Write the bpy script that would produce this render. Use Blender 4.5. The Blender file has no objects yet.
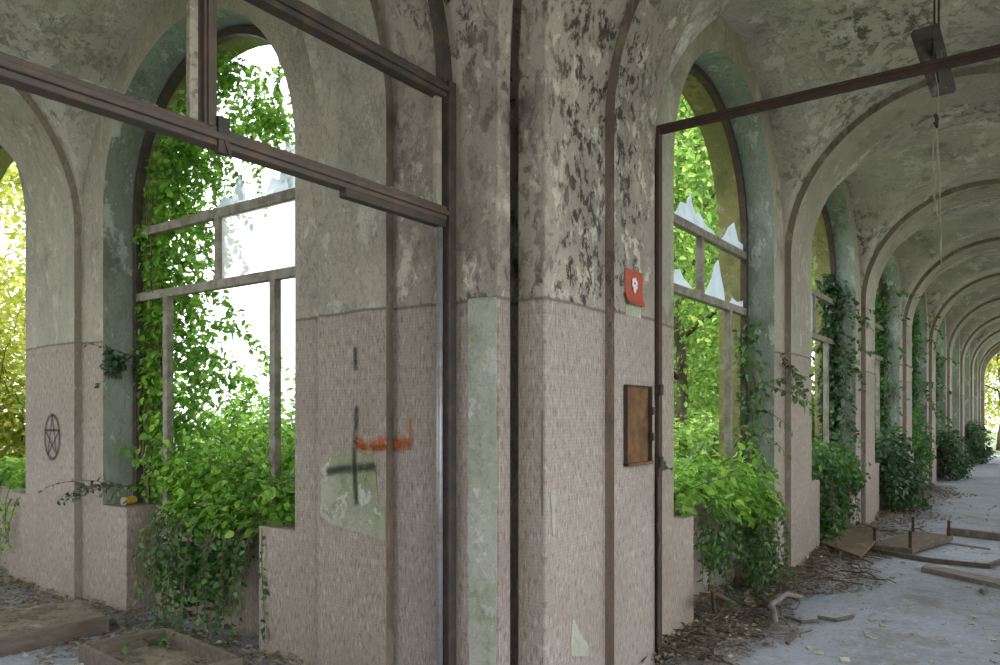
import bpy, bmesh, math, random
import numpy as np
from mathutils import Vector, Matrix

# ------------------------------------------------------------------ camera, world, sun, exposure
SC = bpy.context.scene
COL = SC.collection
FPX, CXP, HY, EYE = 760.0, 500.0, 415.0, 1.6          # focal length, principal x, horizon (1000x665 frame), eye height
CA, SA = 0.8127, 0.5827                                # view direction: X = right gallery, Y = left gallery
cam_d = bpy.data.cameras.new('camera')
cam = bpy.data.objects.new('camera', cam_d); COL.objects.link(cam)
cam.location = (0, 0, EYE)
cam.rotation_euler = (math.pi/2, 0, math.atan2(SA, CA) - math.pi/2)
cam_d.sensor_width = 36.0; cam_d.lens = 36.0*FPX/1000.0
cam_d.shift_y = (HY-332.5)/1000.0; cam_d.clip_start = 0.05; cam_d.clip_end = 400
SC.camera = cam

world = bpy.data.worlds.new('world'); SC.world = world; world.use_nodes = True
bg = world.node_tree.nodes['Background']
bg.inputs[0].default_value = (0.90, 0.95, 1.0, 1); bg.inputs[1].default_value = 2.5
sun_d = bpy.data.lights.new('sun', 'SUN'); sun = bpy.data.objects.new('sun', sun_d); COL.objects.link(sun)
sun_d.energy = 3.2; sun_d.angle = math.radians(1.5); sun_d.color = (1.0, 0.93, 0.78)
sun.rotation_euler = Vector((0.36, 0.36, -0.86)).to_track_quat('-Z', 'Y').to_euler()
SC.view_settings.view_transform = 'Standard'; SC.view_settings.look = 'None'
SC.view_settings.gamma = 1.0; SC.view_settings.use_curve_mapping = False
SC.view_settings.exposure = 0.75
SC.cycles.use_denoising = True
SC.cycles.max_bounces = 10; SC.cycles.diffuse_bounces = 6; SC.cycles.transparent_max_bounces = 24

RNG = np.random.default_rng(7); random.seed(7)

# ------------------------------------------------------------------ where a pixel of the photograph lies in the place
def ray(px): u = (px-CXP)/FPX; return (CA+SA*u, SA-CA*u)      # world (dx, dy) at unit depth
def on_z(px, py, z=0.0):
    d = (EYE-z)*FPX/(py-HY); r = ray(px); return Vector((r[0]*d, r[1]*d, z))
def on_x(px, py, x):
    r = ray(px); d = x/r[0]; return Vector((x, r[1]*d, EYE+(HY-py)/FPX*d))
def on_y(px, py, y):
    r = ray(px); d = y/r[1]; return Vector((r[0]*d, y, EYE+(HY-py)/FPX*d))

# ------------------------------------------------------------------ plan of the cloister corner
X0, Y0 = 3.18, 2.09            # inner wall planes: left gallery wall x = X0, right gallery wall y = Y0
W, R, ZS = 2.90, 1.45, 3.17    # gallery width, vault radius, springing height
PITCH, T0 = 3.83, 3.005        # bay pitch, centre of the first window from the corner
HW, SILL, ZW = 1.205, 0.86, 3.31   # half window, sill, window springing
NHW, TH, ND = 0.84, 0.52, 0.25     # half niche under the window, wall thickness, niche depth
PIL = 0.06                          # pilaster relief
DADO = 2.21
ZC = 3.31                          # the corner bay springs a little higher
def RW(t, n, z): return (X0+t, Y0+n, z)     # right gallery wall coordinates
def LW(t, n, z): return (X0+n, Y0+t, z)

# ------------------------------------------------------------------ object helpers
def tag(o, label=None, cat=None, group=None, kind=None):
    if label: o['label'] = label
    if cat: o['category'] = cat
    if group: o['group'] = group
    if kind: o['kind'] = kind
    return o
def empty(name, loc=(0, 0, 0), rz=0.0, parent=None):
    o = bpy.data.objects.new(name, None); COL.objects.link(o); o.location = loc; o.rotation_euler = (0, 0, rz)
    o.empty_display_size = 0.1
    if parent: o.parent = parent
    return o
class MB:
    def __init__(s): s.v = []; s.f = []; s.m = []
    def add(s, vs, fs, mi=0):
        k = len(s.v); s.v += [tuple(v) for v in vs]
        for f in fs: s.f.append(tuple(i+k for i in f)); s.m.append(mi)
    def quad(s, a, b, c, d, mi=0): s.add([a, b, c, d], [(0, 1, 2, 3)], mi)
    def box(s, lo, hi, mi=0, M=None, jit=0.0):
        (x0, y0, z0), (x1, y1, z1) = lo, hi
        vs = [Vector(p) for p in ((x0,y0,z0),(x1,y0,z0),(x1,y1,z0),(x0,y1,z0),(x0,y0,z1),(x1,y0,z1),(x1,y1,z1),(x0,y1,z1))]
        if jit: vs = [v+Vector((random.uniform(-jit,jit) for _ in range(3))) for v in vs]
        if M is not None: vs = [M @ v for v in vs]
        s.add(vs, [(0,3,2,1),(4,5,6,7),(0,1,5,4),(1,2,6,5),(2,3,7,6),(3,0,4,7)], mi)
    def bar(s, a, b, w, h, up=(0, 0, 1), mi=0):
        a, b = Vector(a), Vector(b); d = (b-a); L = d.length; d.normalize()
        u = Vector(up); side = d.cross(u)
        if side.length < 1e-4: side = d.cross(Vector((1, 0, 0)))
        side.normalize(); u = side.cross(d)
        M = Matrix((( d.x, side.x, u.x, a.x), (d.y, side.y, u.y, a.y), (d.z, side.z, u.z, a.z), (0,0,0,1)))
        s.box((0, -w/2, -h/2), (L, w/2, h/2), mi, M)
    def tube(s, pts, rad, n=6, mi=0):
        pts = [Vector(p) for p in pts]; m = len(pts)
        rs = rad if isinstance(rad, (list, tuple)) else [rad]*m
        vs = []; fs = []; ref = Vector((0.31, 0.17, 0.93))
        for i, p in enumerate(pts):
            d = (pts[min(i+1, m-1)]-pts[max(i-1, 0)]).normalized()
            a = d.cross(ref)
            if a.length < 1e-3: a = d.cross(Vector((1, 0, 0)))
            a.normalize(); b = d.cross(a)
            for k in range(n):
                t = 2*math.pi*k/n; vs.append(p+(a*math.cos(t)+b*math.sin(t))*rs[i])
        for i in range(m-1):
            for k in range(n):
                k2 = (k+1) % n; fs.append((i*n+k, i*n+k2, (i+1)*n+k2, (i+1)*n+k))
        fs.append(tuple(range(n))[::-1]); fs.append(tuple(range((m-1)*n, m*n)))
        s.add(vs, fs, mi)
    def prism(s, poly, off, mi=0):
        poly = [Vector(p) for p in poly]; off = Vector(off); n = len(poly)
        s.add(poly+[p+off for p in poly], [tuple(range(n))[::-1], tuple(range(n, 2*n))]+[(i, (i+1)%n, n+(i+1)%n, n+i) for i in range(n)], mi)
    def build(s, name, mats, parent=None, smooth=False, bevel=0.0, normals=True):
        me = bpy.data.meshes.new(name); me.from_pydata(s.v, [], s.f)
        mats = mats if isinstance(mats, (list, tuple)) else [mats]
        for m in mats: me.materials.append(m)
        if len(mats) > 1: me.polygons.foreach_set('material_index', s.m)
        if normals:
            bm = bmesh.new(); bm.from_mesh(me)
            bmesh.ops.remove_doubles(bm, verts=bm.verts, dist=1e-5)
            bmesh.ops.recalc_face_normals(bm, faces=bm.faces); bm.to_mesh(me); bm.free()
        if smooth: me.polygons.foreach_set('use_smooth', [True]*len(me.polygons))
        o = bpy.data.objects.new(name, me); COL.objects.link(o)
        if parent: o.parent = parent
        if bevel:
            b = o.modifiers.new('bevel', 'BEVEL'); b.width = bevel; b.segments = 2; b.limit_method = 'ANGLE'
        return o
def struct(o): o['kind'] = 'structure'; return o

# ------------------------------------------------------------------ materials
class NT:
    def __init__(s, name):
        s.mat = bpy.data.materials.new(name); s.mat.use_nodes = True; s.t = s.mat.node_tree
        s.t.nodes.clear(); s.out = s.t.nodes.new('ShaderNodeOutputMaterial')
        s.pos = s.n('ShaderNodeNewGeometry').outputs['Position']
    def n(s, ty, **kw):
        nd = s.t.nodes.new(ty)
        for k, v in kw.items(): setattr(nd, k, v)
        return nd
    def set(s, sock, v):
        if isinstance(v, bpy.types.NodeSocket): s.t.links.new(v, sock)
        elif v is not None: sock.default_value = (tuple(v)+(1,) if isinstance(v, tuple) and len(v) == 3 and sock.type == 'RGBA' else v)
    def math(s, op, a, b=None, c=None):
        nd = s.n('ShaderNodeMath', operation=op); s.set(nd.inputs[0], a)
        if b is not None: s.set(nd.inputs[1], b)
        if c is not None: s.set(nd.inputs[2], c)
        return nd.outputs[0]
    def mix(s, f, a, b, mode='MIX'):
        nd = s.n('ShaderNodeMix', data_type='RGBA', blend_type=mode)
        s.set(nd.inputs[0], f); s.set(nd.inputs[6], a); s.set(nd.inputs[7], b); return nd.outputs[2]
    def noise(s, scale, detail=6, rough=0.6, vec=None, dist=0.0):
        nd = s.n('ShaderNodeTexNoise'); s.set(nd.inputs['Vector'], vec or s.pos)
        nd.inputs['Scale'].default_value = scale; nd.inputs['Detail'].default_value = detail
        nd.inputs['Roughness'].default_value = rough; nd.inputs['Distortion'].default_value = dist
        return nd.outputs['Fac']
    def scale(s, v, vec=None):
        nd = s.n('ShaderNodeVectorMath', operation='MULTIPLY'); s.set(nd.inputs[0], vec or s.pos); nd.inputs[1].default_value = v
        return nd.outputs[0]
    def step(s, x, a, b):
        nd = s.n('ShaderNodeMapRange', interpolation_type='SMOOTHSTEP'); s.set(nd.inputs[0], x)
        nd.inputs[1].default_value = a; nd.inputs[2].default_value = b; return nd.outputs[0]
    def bump(s, h, dist=0.01, strength=0.6):
        nd = s.n('ShaderNodeBump'); s.set(nd.inputs['Height'], h); nd.inputs['Distance'].default_value = dist
        nd.inputs['Strength'].default_value = strength; return nd.outputs[0]
    def pbr(s, col, rough=0.85, metal=0.0, normal=None, spec=0.3):
        p = s.n('ShaderNodeBsdfPrincipled'); s.set(p.inputs['Base Color'], col); s.set(p.inputs['Roughness'], rough)
        s.set(p.inputs['Metallic'], metal); p.inputs['Specular IOR Level'].default_value = spec
        if normal is not None: s.set(p.inputs['Normal'], normal)
        return p.outputs[0]
    def done(s, sh): s.t.links.new(sh, s.out.inputs['Surface']); return s.mat

def plaster_nodes(T, base, grey, flake, mold, mold_amt=0.5, streak=(1, 1, 1), mf=0.85):
    """weathered lime plaster: blotches, lifted paint flakes, black mould; returns colour and height"""
    p = T.scale(streak)
    blot = T.step(T.noise(1.3, 7, 0.6, p), 0.38, 0.64)
    col = T.mix(blot, base, grey)
    fl = T.step(T.noise(5.5, 12, 0.74, p, 0.15), 0.545, 0.575)
    col = T.mix(T.math('MULTIPLY', fl, 0.8), col, flake)
    sp = T.step(T.noise(24, 8, 0.7, p, 0.5), 0.57, 0.63)
    col = T.mix(T.math('MULTIPLY', sp, 0.28), col, mold)
    area = T.step(T.noise(0.9, 5, 0.6, p), 0.60-0.2*mold_amt, 0.80-0.2*mold_amt)
    pits = T.step(T.noise(13, 10, 0.74, p, 0.25), 0.50, 0.58)
    big = T.step(T.noise(2.6, 10, 0.72, p, 0.2), 0.56, 0.68)
    dark = T.math('MULTIPLY', T.math('MAXIMUM', T.math('MULTIPLY', area, pits), T.math('MULTIPLY', big, 0.60)), mf)
    col = T.mix(dark, col, mold)
    fine = T.noise(60, 4, 0.6)
    col = T.mix(T.step(fine, 0.3, 0.75), T.mix(0.14, col, (0.02, 0.02, 0.02)), col)
    h = T.math('ADD', T.math('MULTIPLY', fl, 0.35), T.math('ADD', T.math('MULTIPLY', pits, -0.5), T.math('MULTIPLY', fine, 0.25)))
    return col, h
def tile_nodes(T, c1, c2, mortar):
    sx = T.n('ShaderNodeSeparateXYZ'); T.set(sx.inputs[0], T.pos)
    u = T.math('ADD', sx.outputs[0], sx.outputs[1])
    cb = T.n('ShaderNodeCombineXYZ'); T.set(cb.inputs[0], u); T.set(cb.inputs[1], sx.outputs[2]); uv = cb.outputs[0]
    br = T.n('ShaderNodeTexBrick'); T.set(br.inputs['Vector'], uv); br.offset = 0.0
    br.inputs['Color1'].default_value = c1+(1,); br.inputs['Color2'].default_value = c2+(1,); br.inputs['Mortar'].default_value = mortar+(1,)
    br.inputs['Scale'].default_value = 1.0; br.inputs['Brick Width'].default_value = 0.011; br.inputs['Row Height'].default_value = 0.019
    br.inputs['Mortar Size'].default_value = 0.0009; br.inputs['Bias'].default_value = 0.0
    dash = T.step(T.noise(1.0, 3, 0.6, T.scale((82, 17, 1), uv)), 0.52, 0.62)
    col = T.mix(T.math('MULTIPLY', dash, 0.62), br.outputs['Color'], (0.17, 0.125, 0.10))
    pale = T.step(T.noise(1.0, 3, 0.6, T.scale((70, 14, 3), uv)), 0.53, 0.66)
    col = T.mix(T.math('MULTIPLY', pale, 0.5), col, (0.58, 0.52, 0.475))
    col = T.mix(T.math('MULTIPLY', T.step(T.noise(1.6, 6, 0.6), 0.42, 0.70), 0.38), col, (0.24, 0.20, 0.16))
    return col, T.math('SUBTRACT', 1.0, br.outputs['Fac']), sx.outputs[2]
def wall_mat(name, mold_amt, base, grey, flake, c1, c2, mf=0.85):
    T = NT(name)
    pc, ph = plaster_nodes(T, base, grey, flake, (0.055, 0.045, 0.036), mold_amt, (1, 1, 0.7), mf)
    tc, th, z = tile_nodes(T, c1, c2, tuple(v*.80 for v in c2))
    edge = T.math('ADD', z, T.math('MULTIPLY', T.math('SUBTRACT', T.noise(2.4, 6, 0.6), 0.5), 0.05))
    m = T.step(edge, DADO-0.004, DADO+0.004)
    line = T.math('MULTIPLY', T.step(edge, DADO-0.018, DADO-0.008), T.math('SUBTRACT', 1.0, T.step(edge, DADO, DADO+0.012)))
    col = T.mix(T.math('MULTIPLY', line, 0.55), T.mix(m, tc, pc), (0.07, 0.055, 0.045))
    nz = T.n('ShaderNodeMix', data_type='FLOAT'); T.set(nz.inputs[0], m); T.set(nz.inputs[2], T.math('MULTIPLY', th, 0.02)); T.set(nz.inputs[3], ph)
    return T.done(T.pbr(col, 0.82, 0, T.bump(nz.outputs[0], 0.012, 0.6)))
M_WALL = wall_mat('wall_tile_and_plaster', 0.15, (0.47, 0.42, 0.335), (0.38, 0.345, 0.275), (0.56, 0.52, 0.43), (0.40, 0.335, 0.275), (0.33, 0.275, 0.225), 0.7)
M_CORNER = wall_mat('pier_tile_and_mouldy_plaster', 1.15, (0.47, 0.405, 0.34), (0.33, 0.285, 0.235), (0.66, 0.60, 0.49), (0.41, 0.35, 0.305), (0.35, 0.295, 0.255), 0.95)
def simple_plaster(name, base, grey, flake, mold, amt, dist=0.012, streak=(1, 1, 1)):
    T = NT(name); c, h = plaster_nodes(T, base, grey, flake, mold, amt, streak); return T.done(T.pbr(c, 0.85, 0, T.bump(h, dist, 0.7)))
M_VAULT = simple_plaster('vault_plaster', (0.56, 0.515, 0.435), (0.405, 0.37, 0.32), (0.72, 0.675, 0.60), (0.10, 0.09, 0.075), 0.7, streak=(.6, .6, .6))
M_RIB = simple_plaster('arch_plaster', (0.40, 0.365, 0.31), (0.32, 0.29, 0.25), (0.50, 0.46, 0.39), (0.08, 0.065, 0.05), 0.45)
M_REVEAL = simple_plaster('green_reveal_paint', (0.34, 0.40, 0.33), (0.27, 0.30, 0.24), (0.58, 0.64, 0.58), (0.10, 0.11, 0.07), 0.3, streak=(1, 1, .5))
M_MOSS = simple_plaster('mossy_outer_reveal', (0.34, 0.32, 0.12), (0.24, 0.25, 0.09), (0.46, 0.43, 0.26), (0.12, 0.12, 0.05), 0.6)
M_BARE = simple_plaster('bare_greenish_plaster', (0.56, 0.55, 0.47), (0.40, 0.42, 0.31), (0.68, 0.66, 0.60), (0.20, 0.22, 0.12), 0.5, 0.006)
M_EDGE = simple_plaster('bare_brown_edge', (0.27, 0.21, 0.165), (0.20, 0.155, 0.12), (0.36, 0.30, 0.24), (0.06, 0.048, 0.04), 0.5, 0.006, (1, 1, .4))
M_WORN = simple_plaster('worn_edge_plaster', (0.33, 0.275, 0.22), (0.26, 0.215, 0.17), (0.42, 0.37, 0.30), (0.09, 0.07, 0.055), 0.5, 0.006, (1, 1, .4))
M_PATCH = simple_plaster('mossy_bare_patch', (0.48, 0.465, 0.38), (0.29, 0.31, 0.19), (0.60, 0.58, 0.50), (0.11, 0.15, 0.05), 0.8, 0.006)

def floor_mat():
    T = NT('dusty_floor')
    col = T.mix(T.step(T.noise(0.9, 8, 0.65), 0.35, 0.68), (0.45, 0.485, 0.56), (0.35, 0.37, 0.415))
    pale = T.step(T.noise(9, 10, 0.78), 0.52, 0.62)
    col = T.mix(T.math('MULTIPLY', pale, 0.6), col, (0.58, 0.625, 0.71))
    grit = T.step(T.noise(20, 10, 0.8), 0.53, 0.62)
    col = T.mix(T.math('MULTIPLY', grit, 0.65), col, (0.19, 0.175, 0.16))
    dirt = T.step(T.noise(1.7, 10, 0.75), 0.50, 0.64)
    col = T.mix(T.math('MULTIPLY', dirt, 0.6), col, (0.25, 0.22, 0.18))
    return T.done(T.pbr(col, 0.9, 0, T.bump(T.math('ADD', T.noise(26, 10, 0.78), T.noise(6, 6, 0.6)), 0.03, 0.8)))
M_FLOOR = floor_mat()
def metal_mat(name, c, rust, amt=0.5, rough=0.65, metal=0.35):
    T = NT(name); f = T.step(T.noise(9, 9, 0.7), 0.5-0.25*amt, 0.75-0.25*amt)
    return T.done(T.pbr(T.mix(f, c, rust), rough, metal, T.bump(T.noise(45, 6, 0.7), 0.004, 0.5)))
M_IRON = metal_mat('brown_iron', (0.10, 0.08, 0.068), (0.14, 0.098, 0.072), 0.5, 0.6, 0.1)
M_DARK = metal_mat('dark_iron', (0.065, 0.055, 0.048), (0.12, 0.085, 0.06), 0.3, 0.6, 0.2)
M_RUST = metal_mat('rusted_iron', (0.095, 0.055, 0.04), (0.065, 0.045, 0.037), 0.6, 0.8, 0.1)
M_RUSTBOX = metal_mat('ochre_rust', (0.20, 0.105, 0.035), (0.10, 0.055, 0.025), 0.55, 0.7, 0.1)
M_STEEL = metal_mat('grey_steel', (0.36, 0.36, 0.37), (0.24, 0.22, 0.20), 0.3, 0.45, 0.5)
M_FRAME = metal_mat('weathered_window_frame', (0.33, 0.305, 0.25), (0.20, 0.17, 0.13), 0.5, 0.7, 0.1)
def wood_mat(name, a, b, vec=(3, 3, 30)):
    T = NT(name); g = T.noise(1.0, 7, 0.65, T.scale(vec)); col = T.mix(T.step(g, 0.3, 0.7), a, b)
    col = T.mix(T.math('MULTIPLY', T.step(T.noise(7, 7, 0.7), 0.55, 0.7), 0.5), col, (0.35, 0.33, 0.31))
    return T.done(T.pbr(col, 0.85, 0, T.bump(g, 0.006, 0.6)))
M_WOOD = wood_mat('weathered_wood', (0.20, 0.165, 0.13), (0.13, 0.10, 0.078), (5, 24, 24))
M_WOODG = wood_mat('grey_wood', (0.30, 0.275, 0.25), (0.18, 0.155, 0.135), (24, 6, 24))
M_DARKWOOD = wood_mat('sooty_wood', (0.095, 0.08, 0.07), (0.055, 0.045, 0.04), (8, 8, 20))
M_BOARD = wood_mat('brown_board', (0.22, 0.16, 0.11), (0.15, 0.105, 0.07), (4, 4, 4))
M_DIRT = simple_plaster('dirt_and_litter', (0.36, 0.31, 0.225), (0.26, 0.215, 0.155), (0.44, 0.40, 0.31), (0.09, 0.07, 0.045), 0.6, 0.03)
M_PUTTY = simple_plaster('putty_remains', (0.48, 0.43, 0.33), (0.38, 0.32, 0.24), (0.60, 0.56, 0.47), (0.20, 0.15, 0.10), 0.4)

def leaf_mat(name, dark, mid, bright, trans=0.45):
    T = NT(name); g = T.n('ShaderNodeNewGeometry'); r = g.outputs['Random Per Island']
    c = T.mix(T.step(r, 0.0, 0.55), dark, mid); c = T.mix(T.step(r, 0.55, 1.0), c, bright)
    c = T.mix(T.math('MULTIPLY', T.step(T.noise(2.2, 3, 0.5), 0.45, 0.70), 0.45), c, dark)
    d = T.pbr(c, 0.45, 0, None, 0.45)
    tr = T.n('ShaderNodeBsdfTranslucent'); T.set(tr.inputs[0], T.mix(0.35, c, bright))
    m = T.n('ShaderNodeMixShader'); m.inputs[0].default_value = trans
    T.t.links.new(d, m.inputs[1]); T.t.links.new(tr.outputs[0], m.inputs[2]); return T.done(m.outputs[0])
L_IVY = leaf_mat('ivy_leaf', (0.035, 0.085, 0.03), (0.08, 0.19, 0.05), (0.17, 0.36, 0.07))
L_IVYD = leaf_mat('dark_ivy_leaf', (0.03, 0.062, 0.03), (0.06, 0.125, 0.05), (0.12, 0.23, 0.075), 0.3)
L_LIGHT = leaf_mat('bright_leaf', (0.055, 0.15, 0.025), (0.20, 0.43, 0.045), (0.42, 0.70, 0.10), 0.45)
L_TREE = leaf_mat('tree_leaf', (0.05, 0.14, 0.03), (0.19, 0.38, 0.06), (0.46, 0.62, 0.13), 0.45)
L_GOLD = leaf_mat('golden_leaf', (0.20, 0.28, 0.03), (0.46, 0.52, 0.06), (0.80, 0.76, 0.18), 0.5)
L_DRY = leaf_mat('dry_leaf', (0.17, 0.135, 0.095), (0.30, 0.245, 0.175), (0.45, 0.385, 0.28), 0.15)
M_BARK = simple_plaster('bark', (0.16, 0.125, 0.09), (0.10, 0.08, 0.055), (0.24, 0.21, 0.15), (0.05, 0.04, 0.03), 0.5, 0.03, (4, 4, .7))
M_STEM = simple_plaster('vine_stem', (0.17, 0.12, 0.08), (0.12, 0.085, 0.055), (0.22, 0.18, 0.12), (0.06, 0.045, 0.03), 0.4)
M_GREENSTEM = simple_plaster('green_stem', (0.12, 0.17, 0.05), (0.10, 0.13, 0.04), (0.17, 0.20, 0.08), (0.05, 0.06, 0.03), 0.4)
M_GROUND = simple_plaster('garden_ground', (0.13, 0.18, 0.06), (0.10, 0.12, 0.05), (0.20, 0.26, 0.08), (0.06, 0.06, 0.03), 0.4, 0.03)
def glass_mat(name, col, clear, rough=0.3):
    T = NT(name)
    d = T.n('ShaderNodeBsdfDiffuse'); T.set(d.inputs[0], col); t = T.n('ShaderNodeBsdfTranslucent'); T.set(t.inputs[0], col)
    a = T.n('ShaderNodeMixShader'); a.inputs[0].default_value = 0.5; T.t.links.new(d.outputs[0], a.inputs[1]); T.t.links.new(t.outputs[0], a.inputs[2])
    tr = T.n('ShaderNodeBsdfTransparent'); gl = T.n('ShaderNodeBsdfGlossy'); gl.inputs['Roughness'].default_value = rough
    b = T.n('ShaderNodeMixShader'); T.set(b.inputs[0], T.math('MULTIPLY_ADD', T.step(T.noise(5, 6, 0.6), 0.4, 0.65), 0.15, clear-0.07))
    T.t.links.new(a.outputs[0], b.inputs[1]); T.t.links.new(tr.outputs[0], b.inputs[2])
    c = T.n('ShaderNodeMixShader'); c.inputs[0].default_value = 0.08; T.t.links.new(b.outputs[0], c.inputs[1]); T.t.links.new(gl.outputs[0], c.inputs[2])
    return T.done(c.outputs[0])
M_FROST = glass_mat('dusty_glass', (0.96, 0.96, 0.96), 0.55)
M_SHARD = glass_mat('broken_glass', (0.75, 0.83, 0.92), 0.35, 0.1)
M_CLEAR = glass_mat('thin_dirty_glass', (0.75, 0.78, 0.78), 0.9, 0.1)
def plain(name, c, rough=0.7, amt=0.25, metal=0.0):
    T = NT(name); col = T.mix(T.math('MULTIPLY', T.step(T.noise(14, 6, 0.65), 0.4, 0.7), amt), c, (0.12, 0.09, 0.07)); return T.done(T.pbr(col, rough, metal))
M_RED = plain('red_print', (0.44, 0.075, 0.035), 0.6, 0.4)
M_WHITE = plain('white_print', (0.72, 0.72, 0.75), 0.6, 0.2)
M_YELLOW = plain('yellow_paint', (0.70, 0.45, 0.04), 0.5, 0.3)
M_LID = plain('pale_metal', (0.34, 0.31, 0.25), 0.5, 0.3, 0.3)
def spray_mat(name, c, strength):
    T = NT(name); at = T.n('ShaderNodeAttribute', attribute_name='cover')
    d = T.n('ShaderNodeBsdfDiffuse'); T.set(d.inputs[0], c); tr = T.n('ShaderNodeBsdfTransparent')
    f = T.math('MULTIPLY', T.step(at.outputs['Fac'], 0.0, 0.9), T.math('MULTIPLY_ADD', T.noise(60, 6, 0.7), 0.7, strength-0.35))
    m = T.n('ShaderNodeMixShader'); T.set(m.inputs[0], f); T.t.links.new(tr.outputs[0], m.inputs[1]); T.t.links.new(d.outputs[0], m.inputs[2]); return T.done(m.outputs[0])
S_BLACK = spray_mat('black_spray', (0.04, 0.04, 0.045), 0.62)
S_ORANGE = spray_mat('orange_spray', (0.55, 0.13, 0.02), 0.62)

# ------------------------------------------------------------------ the shell: walls, piers, arches, vaults
def arc_pts(c, n=28): return [(c+HW*math.cos(math.pi-math.pi*i/n), ZW+HW*math.sin(math.pi*i/n)) for i in range(n+1)]
def wall(name, F, segs, centres, top=4.95, flip=None):
    """front face with arched openings, inner reveals, mossy outer reveals, parapet with a niche; slots: wall, reveal, moss"""
    G = F if flip is None else (lambda t, n, z: F(t, flip-n, z))
    b = MB()
    q = lambda p, mi=0: b.quad(*[G(*x) for x in p], mi)
    for (a, c_, e) in segs:
        if c_ is None: q([(a,0,0),(e,0,0),(e,0,top),(a,0,top)]); q([(a,TH,0),(e,TH,0),(e,TH,top),(a,TH,top)]); continue
        l, r = c_-HW, c_+HW
        for n0 in (0, TH):
            w = HW if n0 == 0 else HW-0.05
            q([(a,n0,0),(c_-w,n0,0),(c_-w,n0,top),(a,n0,top)]); q([(c_+w,n0,0),(e,n0,0),(e,n0,top),(c_+w,n0,top)])
            k = w/HW; P = [(c_+(x-c_)*k, ZW+(z-ZW)*k) for x, z in arc_pts(c_)]
            for (x0, z0), (x1, z1) in zip(P, P[1:]): q([(x0,n0,z0),(x1,n0,z1),(x1,n0,top),(x0,n0,top)])
        # parapet
        q([(l,0,0),(c_-NHW,0,0),(c_-NHW,0,SILL),(l,0,SILL)]); q([(c_+NHW,0,0),(r,0,0),(r,0,SILL),(c_+NHW,0,SILL)])
        q([(c_-NHW,0,0),(c_-NHW,ND,0),(c_-NHW,ND,SILL),(c_-NHW,0,SILL)]); q([(c_+NHW,0,0),(c_+NHW,ND,0),(c_+NHW,ND,SILL),(c_+NHW,0,SILL)])
        q([(c_-NHW,ND,0),(c_+NHW,ND,0),(c_+NHW,ND,SILL),(c_-NHW,ND,SILL)])
        q([(l,0,SILL),(c_-NHW,0,SILL),(c_-NHW,TH,SILL),(l,TH,SILL)], 3); q([(c_+NHW,0,SILL),(r,0,SILL),(r,TH,SILL),(c_+NHW,TH,SILL)], 3)
        q([(c_-NHW,ND,SILL),(c_+NHW,ND,SILL),(c_+NHW,TH,SILL),(c_-NHW,TH,SILL)], 3)
        q([(l,TH,0),(r,TH,0),(r,TH,SILL),(l,TH,SILL)])
        out = [(l, SILL)]+arc_pts(c_)+[(r, SILL)]
        inn = [(c_+(x-c_)*(HW-.05)/HW, z if z <= ZW else ZW+(z-ZW)*(HW-.05)/HW) for x, z in out]
        fn = 0.30
        for (p0, p1, i0, i1) in zip(out, out[1:], inn, inn[1:]):
            q([(p0[0],0,p0[1]),(p1[0],0,p1[1]),(p1[0],fn,p1[1]),(p0[0],fn,p0[1])], 1)
            q([(p0[0],fn,p0[1]),(p1[0],fn,p1[1]),(i1[0],fn,i1[1]),(i0[0],fn,i0[1])], 2)
            q([(i0[0],fn,i0[1]),(i1[0],fn,i1[1]),(i1[0],TH,i1[1]),(i0[0],TH,i0[1])], 2)
    return struct(b.build(name, [M_WALL, M_REVEAL, M_MOSS, M_DIRT]))
NB_R, NB_L = 8, 3
def segments(start, nb):
    out = [(start, None, 1.09+0.0)] if start < 1.09 else []
    for k in range(nb): out.append((1.09+PITCH*k, T0+PITCH*k, 1.09+PITCH*(k+1)))
    return out
wall_right = wall('wall_right', RW, segments(0.79, NB_R), None)
wall_left = wall('wall_left', LW, segments(0.949, NB_L), None)
wall('wall_outer_right', RW, segments(1.09, NB_R), None, flip=-W)
wall('wall_outer_left', LW, segments(1.09, NB_L), None, flip=-W)

def rib(name, F, a, e, parent, mat, ZS=ZS):
    """pilasters on both sides joined by the transverse arch, one continuous band"""
    b = MB(); n = 36
    inner = [(-PIL, 0), (-PIL, DADO), (-PIL, ZS)]+[(-R+(R-PIL)*math.cos(math.pi*i/n), ZS+(R-PIL)*math.sin(math.pi*i/n)) for i in range(1, n)]+[(-W+PIL, ZS), (-W+PIL, 0)]
    outer = [(0.05, 0), (0.05, DADO), (0.05, ZS)]+[(-R+(R+.06)*math.cos(math.pi*i/n), ZS+(R+.06)*math.sin(math.pi*i/n)) for i in range(1, n)]+[(-W-.05, ZS), (-W-.05, 0)]
    for (i0, i1, o0, o1) in zip(inner, inner[1:], outer, outer[1:]):
        b.quad(F(a,*i0), F(e,*i0), F(e,*i1), F(a,*i1)); b.quad(F(a,*o0), F(e,*o0), F(e,*o1), F(a,*o1))
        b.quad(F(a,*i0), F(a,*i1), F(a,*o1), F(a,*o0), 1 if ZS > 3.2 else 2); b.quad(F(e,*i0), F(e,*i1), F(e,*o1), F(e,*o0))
    o = b.build(name, [mat, M_EDGE, M_WORN], parent); return struct(o)
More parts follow.
